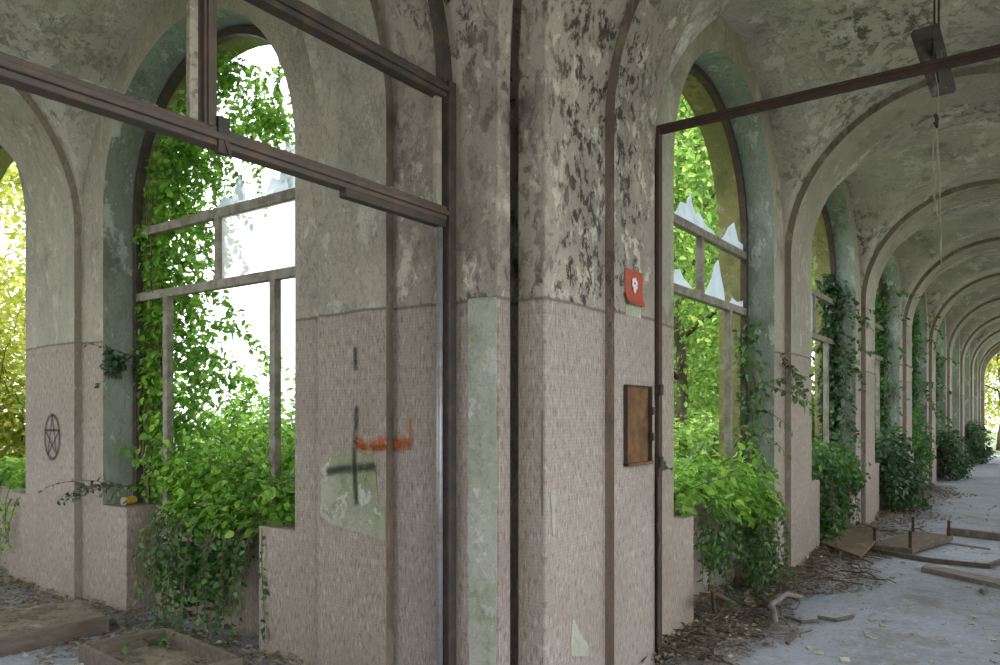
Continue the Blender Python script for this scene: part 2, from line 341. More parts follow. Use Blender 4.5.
def vault(name, F, a, e, tc, parent, za=ZS):
    b = MB(); NT_, NN = 40, 40
    A = 1.565
    ts = [a, *[tc-A*math.cos(math.pi*i/NT_) for i in range(1, NT_)], e]; ts = sorted(t for t in ts if a <= t <= e)
    rows = []
    for t in ts:
        zs = za+(ZS-za)*(t-a)/(e-a); zl = zs-.02+math.sqrt(max(0, A*A-(t-tc)**2))
        row = []
        for i in range(NN+1):
            th = math.pi*i/NN; n = -R+(R+0.004)*math.cos(th); zb = zs+R*math.sin(th)
            k = 0.10; h = max(k-abs(zb-zl), 0)/k; z = max(zb, zl)+h*h*k*0.25
            if i in (0, NN): n = -R+(R+0.012)*math.cos(th)
            row.append(F(t, n, z))
        rows.append(row)
    vs = [p for r in rows for p in r]; m = NN+1
    b.add(vs, [(i*m+j, (i+1)*m+j, (i+1)*m+j+1, i*m+j+1) for i in range(len(rows)-1) for j in range(NN)])
    return struct(b.build(name, M_VAULT, parent, smooth=True))
ceil_right = struct(empty('ceiling_right')); ceil_left = struct(empty('ceiling_left'))
def pil_range(j, first): return first if j == 0 else (1.09+PITCH*j-.35, 1.09+PITCH*j+.35)
for F, first, nb, par in ((RW, (0.79, 1.36), NB_R, ceil_right), (LW, (0.94, 1.51), NB_L, ceil_left)):
    for j in range(nb+1):
        a, e = pil_range(j, first); rib('pilaster_arch', F, a, e, par, M_CORNER if j == 0 and F is RW else M_WALL, ZC if j == 0 else ZS)
    for k in range(nb):
        vault('vault', F, pil_range(k, first)[1]-.01, pil_range(k+1, first)[0]+.01, T0+PITCH*k, par, ZC if k == 0 else ZS)

# corner pier with its re-entrant notch, rising into the groin of the corner bay
def corner_pier():
    b = MB(); XR, YL = X0+0.135, Y0+0.20
    zs = [0, 0.7, 1.4, DADO, 2.7, ZC]; es = [0]*6
    for i in range(1, 25):
        a = (math.pi/2)*i/24; zs.append(ZC+R*math.sin(a)); es.append(R-R*math.cos(a))
    rows = []
    for z, e in zip(zs, es):
        rows.append([(X0-e, Y0+0.95, z), (X0-e, YL-e, z), (XR-.022-e, YL-e, z), (XR-.022-e, YL+.10-e, z), (XR+.10-e, YL+.10-e, z), (XR+.10-e, YL-.025-e, z), (XR-e, YL-.025-e, z), (XR-e, Y0-e, z), (X0+0.80, Y0-e, z)])  # undercut slot in the notch, shaped to give it a dark line
    for r0, r1 in zip(rows, rows[1:]):
        for i in range(8): b.quad(r0[i], r0[i+1], r1[i+1], r1[i])
    return struct(b.build('wall_corner', M_CORNER, bevel=0.012))
wall_corner = corner_pier()
def corner_vault():
    b = MB(); N = 32
    cx, cy = X0-R, Y0-R
    g = [[(cx-R*math.cos(math.pi*i/N), cy-R*math.cos(math.pi*j/N), ZC+R*max(math.sin(math.pi*i/N), math.sin(math.pi*j/N))+.015) for j in range(N+1)] for i in range(N+1)]
    for i in range(N):
        for j in range(N):
            if i < N//2 or j < N//2: b.quad(g[i][j], g[i+1][j], g[i+1][j+1], g[i][j+1])
    for i in range(N):   # the arms to the first arches, outer halves
        a0, a1 = math.pi*i/N, math.pi*(i+1)/N
        p0, p1 = (-R*math.cos(a0), ZC+R*math.sin(a0)+.015), (-R*math.cos(a1), ZC+R*math.sin(a1)+.015)
        if i < N//2: b.quad((X0, cy+p0[0], p0[1]), (X0+.8, cy+p0[0], p0[1]), (X0+.8, cy+p1[0], p1[1]), (X0, cy+p1[0], p1[1]))
        if i < N//2: b.quad((cx+p0[0], Y0, p0[1]), (cx+p0[0], Y0+.95, p0[1]), (cx+p1[0], Y0+.95, p1[1]), (cx+p1[0], Y0, p1[1]))
    return struct(b.build('ceiling_corner', M_VAULT, smooth=False))
corner_vault()
# flat roof over both wings (closes the shell from the sky; unseen deep eaves added to block sun)
XE = X0+1.09+PITCH*NB_R+0.40; YE = Y0+1.09+PITCH*NB_L+0.4
b = MB(); b.box((-1.75, -2.9, 4.93), (XE+.3, Y0+TH+.1, 5.08)); b.box((-1.7, Y0+TH+.1, 4.93), (X0+TH+.1, YE, 5.08))
struct(b.build('ceiling_roof_shade_eaves', M_VAULT))
b = MB(); b.box((-1.75, -2.9, 0), (-1.55, 3.1, 4.93)); struct(b.build('shade_wall_rear', M_WALL))  # unseen wall added behind the camera to darken the left-gallery faces
# end wall of the right gallery with its open arch
def end_wall():
    b = MB(); n = 30; cy = Y0-R; r = 1.27; t = 0.35
    lo, hi = Y0+TH, Y0-W-TH
    for x in (XE-t, XE):
        b.quad((x, lo, 0), (x, cy+r, 0), (x, cy+r, 4.95), (x, lo, 4.95)); b.quad((x, hi, 0), (x, cy-r, 0), (x, cy-r, 4.95), (x, hi, 4.95))
        P = [(cy+r*math.cos(math.pi*i/n), 3.05+r*math.sin(math.pi*i/n)) for i in range(n+1)]
        for p, q in zip(P, P[1:]): b.quad((x, p[0], p[1]), (x, q[0], q[1]), (x, q[0], 4.95), (x, p[0], 4.95))
    P = [(cy+r, 0)]+P+[(cy-r, 0)]
    for p, q in zip(P, P[1:]): b.quad((XE-t, p[0], p[1]), (XE-t, q[0], q[1]), (XE, q[0], q[1]), (XE, p[0], p[1]))
    return struct(b.build('wall_end', M_WALL))
end_wall()
b = MB(); b.quad((-4, -4, 0), (XE+1, -4, 0), (XE+1, Y0+.3, 0), (-4, Y0+.3, 0)); b.quad((-4, Y0+.3, 0), (X0+.3, Y0+.3, 0), (X0+.3, YE, 0), (-4, YE, 0))
struct(b.build('floor', M_FLOOR))
b = MB()
N = 40
gx = np.linspace(-60, 90, N); gy = np.linspace(-60, 90, N)
b.quad((X0+.3, Y0+.3, -.06), (90, Y0+.3, -.06), (90, 90, -.06), (X0+.3, 90, -.06)); b.quad((-60, YE, -.06), (X0+.3, YE, -.06), (X0+.3, 90, -.06), (-60, 90, -.06))
b.quad((-60, -60, -.08), (90, -60, -.08), (90, Y0+.3, -.08), (-60, Y0+.3, -.08)); b.quad((-60, Y0+.3, -.08), (X0+.3, Y0+.3, -.08), (X0+.3, YE, -.08), (-60, YE, -.08))
struct(b.build('ground', M_GROUND))

# ------------------------------------------------------------------ bare plaster where the covering came off
def wall_patch(name, mat, pts, off, parent):
    b = MB(); b.prism(pts, off); return struct(b.build(name, mat, parent))
def jag(pts, step=0.03, amp=0.006):
    out = []
    pts = [Vector(p) for p in pts]
    for p, q in zip(pts, pts[1:]+pts[:1]):
        k = max(1, int((q-p).length/step))
        for i in range(k):
            v = p.lerp(q, i/k); out.append(v+Vector((0, random.uniform(-amp, amp), random.uniform(-amp, amp))) if i else v)
    return out
xp = X0-PIL
wall_patch('bare_patch', M_PATCH, jag([on_x(321, 470, xp), on_x(334, 452, xp), on_x(352, 449, xp), on_x(372, 455, xp), on_x(377, 478, xp), on_x(378, 503, xp), on_x(385.5, 506, xp), on_x(385.5, 540, xp), on_x(372, 536, xp), on_x(350, 530, xp), on_x(330, 524, xp), on_x(321, 516, xp)]), (-0.004, 0, 0), wall_left)
wall_patch('bare_strip', M_BARE, jag([on_x(468.5, 299.5, X0), on_x(496.5, 297, X0), on_x(497, 560, X0), on_x(495, 720, X0), on_x(470, 720, X0), on_x(468, 540, X0)], .05, .004), (-0.004, 0, 0), wall_corner)

wall_patch('bare_patch', M_BARE, [on_y(570.5, 642, Y0), on_y(572.5, 618, Y0), on_y(575, 622, Y0), on_y(580, 634, Y0), on_y(588, 645, Y0), on_y(588, 656, Y0), on_y(571, 656, Y0)], (0, -.004, 0), wall_right)
wall_patch('bare_patch', M_PATCH, [on_y(550, 492, Y0), on_y(554.5, 490, Y0), on_y(554.5, 537, Y0), on_y(552, 534, Y0)], (0, -.004, 0), wall_corner)
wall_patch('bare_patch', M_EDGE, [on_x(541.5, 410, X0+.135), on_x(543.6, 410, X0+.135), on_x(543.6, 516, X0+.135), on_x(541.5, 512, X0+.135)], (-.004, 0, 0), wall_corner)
# ------------------------------------------------------------------ spray paint
def strokes(name, mat, plane, lst, label, cat):
    """each stroke: list of pixel points and a width in metres; painted on plane ('x', v) or ('y', v), 3 mm proud of it"""
    vs, fs, cov = [], [], []
    for pts, w in lst:
        if plane[0] == 'x': P = [on_x(px, py, plane[1]) for px, py in pts]; nrm = Vector((-1, 0, 0))
        else: P = [on_y(px, py, plane[1]) for px, py in pts]; nrm = Vector((0, -1, 0))
        P = [P[0]+(P[0]-P[1]).normalized()*w*.4]+P+[P[-1]+(P[-1]-P[-2]).normalized()*w*.4]
        k0 = len(vs); n = len(P)
        for i, p in enumerate(P):
            d = (P[min(i+1, n-1)]-P[max(i-1, 0)]).normalized(); s = d.cross(nrm).normalized()
            for j, c in ((-1, 0), (-.4, .6), (0, 1), (.4, .6), (1, 0)):
                vs.append(p+s*j*w*.5+nrm*0.007); cov.append(0 if i in (0, n-1) else c)
        for i in range(n-1):
            for j in range(4): a = k0+i*5+j; fs.append((a, a+1, a+6, a+5))
    me = bpy.data.meshes.new(name); me.from_pydata([tuple(v) for v in vs], [], fs); me.materials.append(mat)
    at = me.attributes.new('cover', 'FLOAT', 'POINT'); at.data.foreach_set('value', cov)
    o = bpy.data.objects.new(name, me); COL.objects.link(o); return tag(o, label, cat)
strokes('graffiti_cross', S_BLACK, ('x', xp), [([(357, 408), (356.5, 425), (355.5, 440), (355, 455), (355.5, 470), (356, 485), (357.5, 503)], .06), ([(329, 472), (333, 471), (342, 469), (356, 468), (368, 467), (374, 466)], .085), ([(356, 349), (356, 358), (356, 369)], .05)],
        'black spray-painted cross over the mossy bare patch left of the iron post', 'graffiti')
strokes('graffiti_stroke', S_ORANGE, ('x', xp), [([(357, 445), (362, 446.5), (368, 448), (376, 448), (386, 447)], .06), ([(358, 441), (361, 443), (364, 446)], .10), ([(374, 446), (380, 443.5), (386, 443)], .12)],
        'orange spray-paint smear right of the black cross on the pilaster', 'graffiti')
strokes('graffiti_stroke', S_ORANGE, ('x', X0), [([(392, 444), (397, 444.5), (402, 444.5), (407, 443)], .12), ([(410.5, 419), (411, 428), (411, 440), (410.5, 449)], .035)],
        'orange spray-paint blot and thin upright dash beside the iron post', 'graffiti')
cs, ex, ey = (53, 437), 7.3, 22
star = [(cs[0]+ex*math.sin(2*math.pi*(2*i)/5), cs[1]-ey*math.cos(2*math.pi*(2*i)/5)) for i in range(6)]
ring = [(cs[0]+ex*math.sin(2*math.pi*i/28), cs[1]-ey*math.cos(2*math.pi*i/28)) for i in range(29)]
strokes('graffiti_pentagram', S_BLACK, ('x', xp), [(ring, .05)]+[([star[i], ((star[i][0]+star[i+1][0])/2, (star[i][1]+star[i+1][1])/2), star[i+1]], .035) for i in range(5)],
        'black spray-painted five-pointed star in a circle on the far left pilaster', 'graffiti')

# ------------------------------------------------------------------ windows
def shard(F, n, pts, mat, parent, name='glass_shard'):
    b = MB(); P = [F(t, n, z) for t, z in pts]; q = [F(t, n+.004, z) for t, z in pts]; m = len(P)
    b.add(P+q, [tuple(range(m)), tuple(range(m, 2*m))[::-1]]+[(i, (i+1)%m, m+(i+1)%m, m+i) for i in range(m)])
    return b.build(name, mat, parent)
def window(idx, F, c, glass=(), bare=False):
    w = struct(empty('window_%d' % idx, F(c, .27, SILL)))
    inv = Matrix.Translation(-Vector(F(c, .27, SILL)))
    FN = .27
    def G(t, n, z): v = F(t, n, z); o = F(c, .27, SILL); return (v[0]-o[0], v[1]-o[1], v[2]-o[2])
    b = MB(); ap = [(c-HW+.02, SILL)]+[(c+(x-c)*(HW-.02)/HW, ZW+(z-ZW)*(HW-.02)/HW) for x, z in arc_pts(c)]+[(c+HW-.02, SILL)]
    bp = [(c+(x-c)*(HW-.075)/(HW-.02), z if z <= ZW else ZW+(z-ZW)*(HW-.075)/(HW-.02)) for x, z in ap]
    for p0, p1, q0, q1 in zip(ap, ap[1:], bp, bp[1:]):
        A = [(p0, FN-.03), (p1, FN-.03), (q1, FN-.03), (q0, FN-.03)]
        V = [G(x[0], n, x[1]) for x, n in A]+[G(x[0], n+.06, x[1]) for x, n in A]
        b.add(V, [(0,1,2,3), (4,5,6,7), (0,1,5,4), (3,2,6,7)])
    b.build('outer_frame', M_DARK, w)
    def rail(name, t0, z0, t1, z1, wd):
        b = MB(); d = wd/2
        if abs(z0-z1) < 1e-6: b.add([G(t0, FN-.03, z0-d), G(t1, FN-.03, z0-d), G(t1, FN-.03, z0+d), G(t0, FN-.03, z0+d), G(t0, FN+.03, z0-d), G(t1, FN+.03, z0-d), G(t1, FN+.03, z0+d), G(t0, FN+.03, z0+d)], [(0,1,2,3),(7,6,5,4),(0,4,5,1),(1,5,6,2),(2,6,7,3),(3,7,4,0)])
        else: b.add([G(t0-d, FN-.03, z0), G(t0+d, FN-.03, z0), G(t0+d, FN-.03, z1), G(t0-d, FN-.03, z1), G(t0-d, FN+.03, z0), G(t0+d, FN+.03, z0), G(t0+d, FN+.03, z1), G(t0-d, FN+.03, z1)], [(0,1,2,3),(7,6,5,4),(0,4,5,1),(1,5,6,2),(2,6,7,3),(3,7,4,0)])
        return b.build(name, M_FRAME, w, bevel=.006)
    if bare: return w
    rail('transom', c-HW+.05, 2.59, c+HW-.05, 2.59, .07); rail('transom', c-HW+.05, 3.13, c+HW-.05, 3.13, .07)
    rail('mullion', c, 2.62, c, 3.10, .055)
    rail('mullion', c-.66, SILL, c-.66, 2.56, .065); rail('mullion', c+.70, SILL, c+.70, 2.56, .065)
    for nm, mat, pts in glass: shard(G, FN+.0, [(c+t, z) for t, z in pts], mat, w, nm)
    return w
gl_left = [('pane', M_FROST, [(-1.14, 2.625), (-.03, 2.625), (-.03, 3.095), (-1.14, 3.095)]),
           ('glass_shard', M_SHARD, [(-1.02, 3.165), (-.55, 3.165), (-.62, 3.30), (-.70, 3.26), (-.78, 3.52), (-.86, 3.44), (-.98, 3.75), (-1.08, 3.4)]),
           ('glass_shard', M_SHARD, [(-.35, 3.165), (.05, 3.165), (-.05, 3.25), (-.15, 3.22), (-.25, 3.38)])]
gl_right = [('glass_shard', M_SHARD, [(-.55, 3.165), (.42, 3.165), (.30, 3.215), (.16, 3.22), (-.02, 3.30), (-.12, 3.27), (-.22, 3.42), (-.30, 3.31), (-.42, 3.30)]),
            ('glass_shard', M_SHARD, [(.50, 3.165), (1.12, 3.165), (1.12, 3.24), (.98, 3.25), (.86, 3.40), (.78, 3.36), (.70, 3.32), (.62, 3.24)]),
            ('glass_shard', M_SHARD, [(-.70, 2.625), (-.12, 2.625), (-.25, 2.67), (-.36, 2.70), (-.44, 2.76), (-.55, 2.74)]),
            ('glass_shard', M_SHARD, [(.10, 2.625), (.62, 2.625), (.57, 2.75), (.50, 2.86), (.44, 2.98), (.36, 2.93), (.28, 2.80), (.18, 2.70)]),
            ('glass_shard', M_SHARD, [(.72, 2.625), (1.12, 2.625), (1.12, 2.70), (.95, 2.665), (.82, 2.69)])]
gl_far = [('pane', M_SHARD, [(-1.1, 2.625), (-.03, 2.625), (-.03, 3.095), (-.6, 2.9), (-1.1, 3.095)])]
window(1, LW, T0, gl_left); window(2, LW, T0+PITCH, (), True)
window(3, RW, T0, gl_right)
for k in range(1, NB_R): window(3+k, RW, T0+PITCH*k, gl_far if k in (1, 2, 4) else ())

# ------------------------------------------------------------------ iron glazed partitions across the two galleries
YPL = 2.62
def left_partition():
    r = empty('iron_partition', (X0-.03, YPL, 0)); o = Vector(r.location); ZS = 3.36
    L = lambda x, y, z: Vector((x, y, z))-o
    tag(r, 'dark iron partition frame with two transoms crossing the left gallery', 'partition')
    cx = X0-R
    b = MB(); pts = []
    for i in range(0, 33):
        a = math.pi*i/32; pts.append((cx+(R-.035)*math.cos(a), ZS+(R-.035)*math.sin(a)))
    for p, q in zip(pts, pts[1:]): b.bar(L(p[0], YPL, p[1]), L(q[0], YPL, q[1]), .075, .055, (0, 1, 0))
    b.build('arched_head', M_DARK, r)
    b = MB(); b.box(L(X0-.06, YPL-.055, 0), L(X0, YPL+.03, ZS+.02)); b.build('post', M_DARK, r, bevel=.006)
    b = MB(); b.tube([L(X0-.084, YPL-.005, 0), L(X0-.084, YPL-.005, 2.60)], .018, 10); b.build('steel_pipe', M_STEEL, r, smooth=True)['label'] = 'grey steel pipe along the post'
    b = MB(); b.box(L(cx-R, YPL-.055, 0), L(cx-R+.07, YPL+.03, ZS+.02)); b.build('post', M_DARK, r, bevel=.006)
    for z, h in ((2.672, .075), (3.33, .085)):
        b = MB(); x0 = cx-R+.05 if z < 3.2 else cx-R+.06
        b.box(L(x0, YPL-.035, z-h/2), L(X0-.03, YPL+.035, z+h/2)); b.box(L(x0, YPL-.05, z-h*.18), L(X0-.03, YPL-.03, z+h*.18)); b.build('transom', M_IRON if z < 3 else M_DARK, r, bevel=.006)
    b = MB(); b.box(L(2.41, YPL-.03, 2.598), L(X0-.05, YPL+.02, 2.642)); b.build('door_stop', M_DARK, r, bevel=.004)
    b = MB(); b.box(L(1.69, YPL-.03, 2.70), L(1.745, YPL+.03, 4.74)); b.box(L(1.70, YPL-.042, 2.70), L(1.72, YPL-.028, 4.5)); b.build('mullion', M_IRON, r, bevel=.005)
    b = MB(); b.box(L(1.64, YPL-.01, 2.71), L(1.675, YPL+.012, 4.5)); b.build('glazing_bead', M_PUTTY, r)
    b = MB(); b.box(L(X0-.115, YPL-.012, 2.71), L(X0-.075, YPL+.012, 3.29)); b.build('glazing_bead', M_PUTTY, r)
    def remnant(x0, x1, z, hmax):
        P = [(x0, z)]; x = x0
        top = []
        while x < x1: top.append((x, z+random.uniform(.004, hmax))); x += random.uniform(.012, .04)
        P = [(x0, z)]+top+[(x1, z)]
        b = MB(); b.prism([L(x, YPL-.006, zz) for x, zz in P], (0, .012, 0)); b.build('glass_remnant', M_PUTTY, r)
    remnant(.95, 1.66, 2.70, .028); remnant(1.78, 2.2, 2.70, .03); remnant(2.22, 3.05, 2.70, .035)
    b = MB(); b.bar(L(1.765, YPL-.03, 2.75), L(1.765, YPL-.03, 2.61), .03, .05); b.bar(L(1.77, YPL-.045, 2.66), L(1.79, YPL-.05, 2.60), .012, .012); b.build('latch', M_DARK, r)
left_partition()
XPL = X0+1.39
def right_partition():
    r = empty('iron_partition', (XPL, Y0-PIL, 0)); o = Vector(r.location)
    L = lambda x, y, z: Vector((x, y, z))-o
    tag(r, 'thin rusty iron post and head bar crossing the right gallery', 'partition')
    b = MB(); b.box(L(XPL-.03, Y0-.085, 0), L(XPL+.025, Y0-.035, 3.455)); b.box(L(XPL-.045, Y0-.06, 0), L(XPL-.025, Y0-.045, 3.43)); b.build('post', M_RUST, r, bevel=.004)
    b = MB(); b.box(L(XPL-.02, Y0-W+.06, 3.405), L(XPL+.02, Y0-.03, 3.45)); b.box(L(XPL-.03, Y0-W+.06, 3.435), L(XPL+.03, Y0-.03, 3.455)); b.build('head_bar', M_RUST, r, bevel=.003)
    b = MB(); b.box(L(XPL-.03, Y0-W+.03, 0), L(XPL+.025, Y0-W+.08, 3.455)); b.build('post', M_RUST, r, bevel=.004)
    for z in (1.76, 1.30):
        b = MB(); b.tube([L(XPL-.03, Y0-.10, z-.035), L(XPL-.03, Y0-.10, z+.035)], .016, 8); b.box(L(XPL-.035, Y0-.10, z-.02), L(XPL-.01, Y0-.06, z+.02)); b.build('hinge', M_DARK, r)
    b = MB()
    z = .05; pts = []
    while z < 1.25: pts.append(L(XPL-.043+random.uniform(-.006, .006), Y0-.088+random.uniform(-.004, .004), z)); z += .05
    b.tube(pts, .008, 6); b.build('cable', M_DARK, r)
right_partition()

# ------------------------------------------------------------------ things on the pier
def red_notice():
    y = Y0-PIL; a, c_ = on_y(624.5, 268, y), on_y(642.5, 307, y)
    o = Vector(((a.x+c_.x)/2, y, (a.z+c_.z)/2)); w = (c_.x-a.x)/2; h = .105
    r = empty('red_notice', o); tag(r, 'small red notice with a white crest high on the tiled pilaster', 'notice')
    b = MB(); n = 8
    for i in range(n):
        z0, z1 = -h+2*h*i/n, -h+2*h*(i+1)/n; f = lambda z: -.004-.03*max(0, (-z-.02)/.085)**2
        V = [(-w, f(z0), z0), (w, f(z0)*.6, z0), (w, f(z1)*.6, z1), (-w, f(z1), z1)]
        b.add(V+[(x, y_+.002, z) for x, y_, z in V], [(0,1,2,3), (7,6,5,4), (0,4,5,1), (1,5,6,2), (2,6,7,3), (3,7,4,0)])
    b.build('sheet', M_RED, r)
    b = MB()
    # crest: shield under a five-lobed crown, in outline polygons
    for i in range(6):
        a_ = math.pi*2*i/6+.3; cx, cz = -.004+.026*math.cos(a_), .022+.026*math.sin(a_)
        b.prism([(cx+.015*math.cos(t*math.pi/4), -.009, cz+.015*math.sin(t*math.pi/4)) for t in range(8)], (0, -.0015-.0002*i, 0))
    b.prism([(-.022, -.009, .02), (.014, -.009, .02), (.012, -.009, -.022), (-.004, -.009, -.036), (-.02, -.009, -.022)], (0, -.0014, 0))
    b.build('crest', M_WHITE, r)['label'] = 'white crest printed on the notice'
    b = MB(); b.box((-w*.9, -.002, -h-.07), (w*.8, .002, -h+.03)); b.build('paper_backing', M_BARE, r)
red_notice()
def fuse_box():
    y = Y0-PIL; a, c_ = on_y(623.5, 382, y), on_y(648.5, 470, y)
    zt, zb = 1.78, 1.30
    r = empty('wall_box', ((a.x+c_.x)/2, y, zb)); w = (c_.x-a.x)/2; h = zt-zb
    tag(r, 'tall rusty ochre metal box set in the pilaster below the red notice', 'wall box')
    b = MB(); b.box((-w+.012, -.004, .012), (w-.012, .012, h-.012)); b.build('back_plate', M_RUSTBOX, r)
    for nm, lo, hi in (('rim', (-w, -.028, 0), (-w+.008, .02, h)), ('rim', (w-.008, -.028, 0), (w, .02, h)), ('rim', (-w, -.028, h-.008), (w, .02, h))):
        b = MB(); b.box(lo, hi); b.build(nm, M_RUST, r, bevel=.002)
    b = MB(); b.box((-w, -.034, -.006), (w+.005, .02, .012)); b.build('rim', M_RUSTBOX, r, bevel=.002)
    for z in (.14, .30):
        b = MB(); b.box((w-.02, -.04, z), (w+.012, -.02, z+.05)); b.build('hinge', M_DARK, r)
fuse_box()

# hanging lamp board
def lamp_board():
    px = 936; yc = .62; c_ = on_y(934, 57, yc); r = empty('hanging_board', (c_.x, c_.y, c_.z)); o = Vector(r.location)
    tag(r, 'dark tilted board hung by rods from the right gallery vault with dangling cords', 'lamp board')
    right = Vector((SA, -CA, 0)); up = Vector((0, 0, 1)); fw = Vector((CA, SA, 0))
    k = c_.x*CA+c_.y*SA; s = k/FPX
    Q = lambda px, py, d=0.0: right*((px-934)*s)+up*((57-py)*s)+fw*d
    b = MB(); b.prism([Q(910.6, 32.5, -.03), Q(938, 23.5, -.01), Q(960, 87, .04), Q(936.5, 93, .02)], fw*.035-up*.01); b.build('board', M_DARKWOOD, r)
    b = MB(); b.prism([Q(929, 41, -.04), Q(933, 39, -.04), Q(944, 80, .03), Q(940, 82, .03)], fw*-.02); b.build('metal_strip', M_DARK, r)
    b = MB(); b.prism([Q(928, 42, -.06), Q(934, 40, -.06), Q(936, 56, -.03), Q(931, 57, -.03)], fw*.02); b.build('rust_plate', M_RUST, r)
    ztop = ZS+R+.03-o.z
    for p in (934.3, 938.8):
        v = Q(p, 30); b = MB(); b.tube([v, Vector((v.x, v.y, ztop))], .007, 6); b.build('rod', M_RUST, r)
    ca = Q(936.5, 92)
    for pts in ([(936, 70), (937, 92), (937, 112), (936, 120)], [(937, 128), (938, 160), (936, 190), (935, 205), (936.5, 219)], [(935, 128), (934, 165), (933, 212)], [(938, 128), (941, 165), (942, 215), (940, 268)]):
        b = MB(); b.tube([Q(x, y, .02*math.sin(y)) for x, y in pts], .0045, 5); b.build('cord', M_PUTTY, r)
    b = MB(); b.tube([Q(935.5, 114), Q(937, 119), Q(936.5, 127), Q(935, 122)], .013, 8); b.build('pulley', M_RUST, r)
lamp_board()

# ------------------------------------------------------------------ plants
def norm(a): return a/np.maximum(np.linalg.norm(a, axis=1, keepdims=True), 1e-6)
def leaf_obj(name, P, D, Nn, S, mat, parent, ratio=0.62):
    """oval pointed leaves folded along the midrib: P base points, D tip directions, Nn normals, S lengths"""
    P = np.asarray(P, float); D = norm(np.asarray(D, float)); n = len(P); S = np.asarray(S, float).reshape(-1, 1)
    B = norm(np.cross(D, Nn)); U = np.cross(B, D)
    prof = ((0, 0, 0), (.28, .46, .10), (.66, .36, .06), (1.0, 0, -.10), (.66, -.36, .06), (.28, -.46, .10))
    V = np.empty((n, 6, 3))
    for i, (a, w, u) in enumerate(prof): V[:, i] = P+S*(a*D+w*ratio*B*1.05+u*U)
    idx = (np.arange(n)*6)[:, None]
    F = np.concatenate([idx+np.array([[0, 1, 2, 3]]), idx+np.array([[0, 3, 4, 5]])], 1).reshape(-1)
    me = bpy.data.meshes.new(name); me.vertices.add(n*6); me.vertices.foreach_set('co', V.reshape(-1))
    me.loops.add(len(F)); me.loops.foreach_set('vertex_index', F.astype(np.int32))
    me.polygons.add(n*2); me.polygons.foreach_set('loop_start', np.arange(0, len(F), 4, dtype=np.int32)); me.polygons.foreach_set('loop_total', np.full(n*2, 4, dtype=np.int32))
    me.materials.append(mat); me.update(calc_edges=True); me.validate()
    o = bpy.data.objects.new(name, me); COL.objects.link(o)
    if parent: o.parent = parent
    return o
class Plant:
    def __init__(s): s.P = []; s.D = []; s.N = []; s.S = []; s.st = []
    def cloud(s, c, r, n, size, up=0.6, shell=0.45, droop=0.4):
        d = norm(RNG.normal(size=(n, 3))); rad = RNG.random((n, 1))**shell
        p = np.array(c)+d*rad*np.array(r)
        nn = norm(d*.7+np.array([0, 0, up])+RNG.normal(size=(n, 3))*.45)
        t = RNG.normal(size=(n, 3))+np.array([0, 0, -droop]); t = t-nn*np.sum(t*nn, 1, keepdims=True)
        s.P.append(p); s.D.append(t); s.N.append(nn); s.S.append(size*RNG.uniform(.55, 1.25, n)); return s
    def strand(s, a, d, length, size, gap=0.05, grav=0.25, wob=0.25, rad=0.004, face=None):
        """a trailing shoot: a wandering stem with leaves on both sides"""
        p = np.array(a, float); d = np.array(d, float)/np.linalg.norm(d); pts = [p.copy()]; L = 0; k = 0
        while L < length:
            d = d+RNG.normal(size=3)*wob*.35+np.array([0, 0, -grav*.12]); d /= np.linalg.norm(d); p = p+d*.05; L += .05; pts.append(p.copy())
            m = max(1, int(round(.05/gap)))
            for _ in range(m):
                side = np.cross(d, RNG.normal(size=3)); side /= max(np.linalg.norm(side), 1e-6)
                nn = (np.array(face) if face is not None else np.array([0, 0, .6]))+RNG.normal(size=3)*.5
                s.P.append(p[None]); s.D.append((side*.9+d*.4+np.array([0, 0, -.35]))[None]); s.N.append(nn[None]); s.S.append(np.array([size*RNG.uniform(.6, 1.2)]))
        s.st.append((pts, rad)); return s
    def stem(s, pts, rad): s.st.append((pts, rad)); return s
    def build(s, name, loc, leaf, stem, label, cat, group=None, ratio=0.62, stem_name='stems'):
        r = empty(name, loc); tag(r, label, cat, group); o = np.array(loc, float)
        leaf_obj('foliage', np.concatenate(s.P)-o, np.concatenate(s.D), np.concatenate(s.N), np.concatenate(s.S), leaf, r, ratio)
        if s.st:
            b = MB(); first = None; each = len(s.st) <= 20
            for pts, rad in s.st:
                rr = [rad*(1-.6*i/max(1, len(pts)-1)) for i in range(len(pts))] if not isinstance(rad, (list, tuple)) else list(rad)
                b.tube([Vector(p)-Vector(loc) for p in pts], rr, 5)
                if each:
                    ob = b.build('stem' if stem_name == 'stems' else ('branch' if first else stem_name), stem, first if first and stem_name == 'trunk' else r, smooth=True, normals=False); b = MB(); first = first or ob
            if not each: b.build(stem_name, stem, r, smooth=True, normals=False)
        return r
def w2(F, t, n, z): return np.array(F(t, n, z))

# -- left window: climbing vine at the far jamb, shrub on the sill, ivy hanging into the niche
pl = Plant(); tl = T0+HW
for i in range(18):
    z = 1.0+i*.19
    tt = tl-.20-(.08*math.sin(i*.9)) if z < 3.2 else T0+math.sqrt(max(.05, 1.05**2-(z-3.2)**2))-.15
    c = w2(LW, tt, .36, z); pl.cloud(c, (.15, .26, .16), 210, .068, .3, .5, .9)
for i in range(14):
    z = 1.1+i*.21; pl.cloud(w2(LW, tl-.42-.10*math.sin(i*1.7), .50, z), (.20, .30, .16), 130, .068, .3, .5, .9)
for i in range(60):
    z = random.uniform(1.3, 4.0); pl.strand(w2(LW, tl-random.uniform(.2, .8), .45, z), (random.uniform(-.1, .6), -1, random.uniform(-.3, .4)), random.uniform(.3, .8), .068, .03, .9)
for i in range(60):
    a = random.uniform(.3, 2.8); pl.strand(w2(LW, T0+1.12*math.cos(a), .50+random.uniform(-.05, .6), ZW+1.12*math.sin(a)), (.2, random.uniform(-.6, .4), -1), random.uniform(.3, .95), .062, .025, .6)
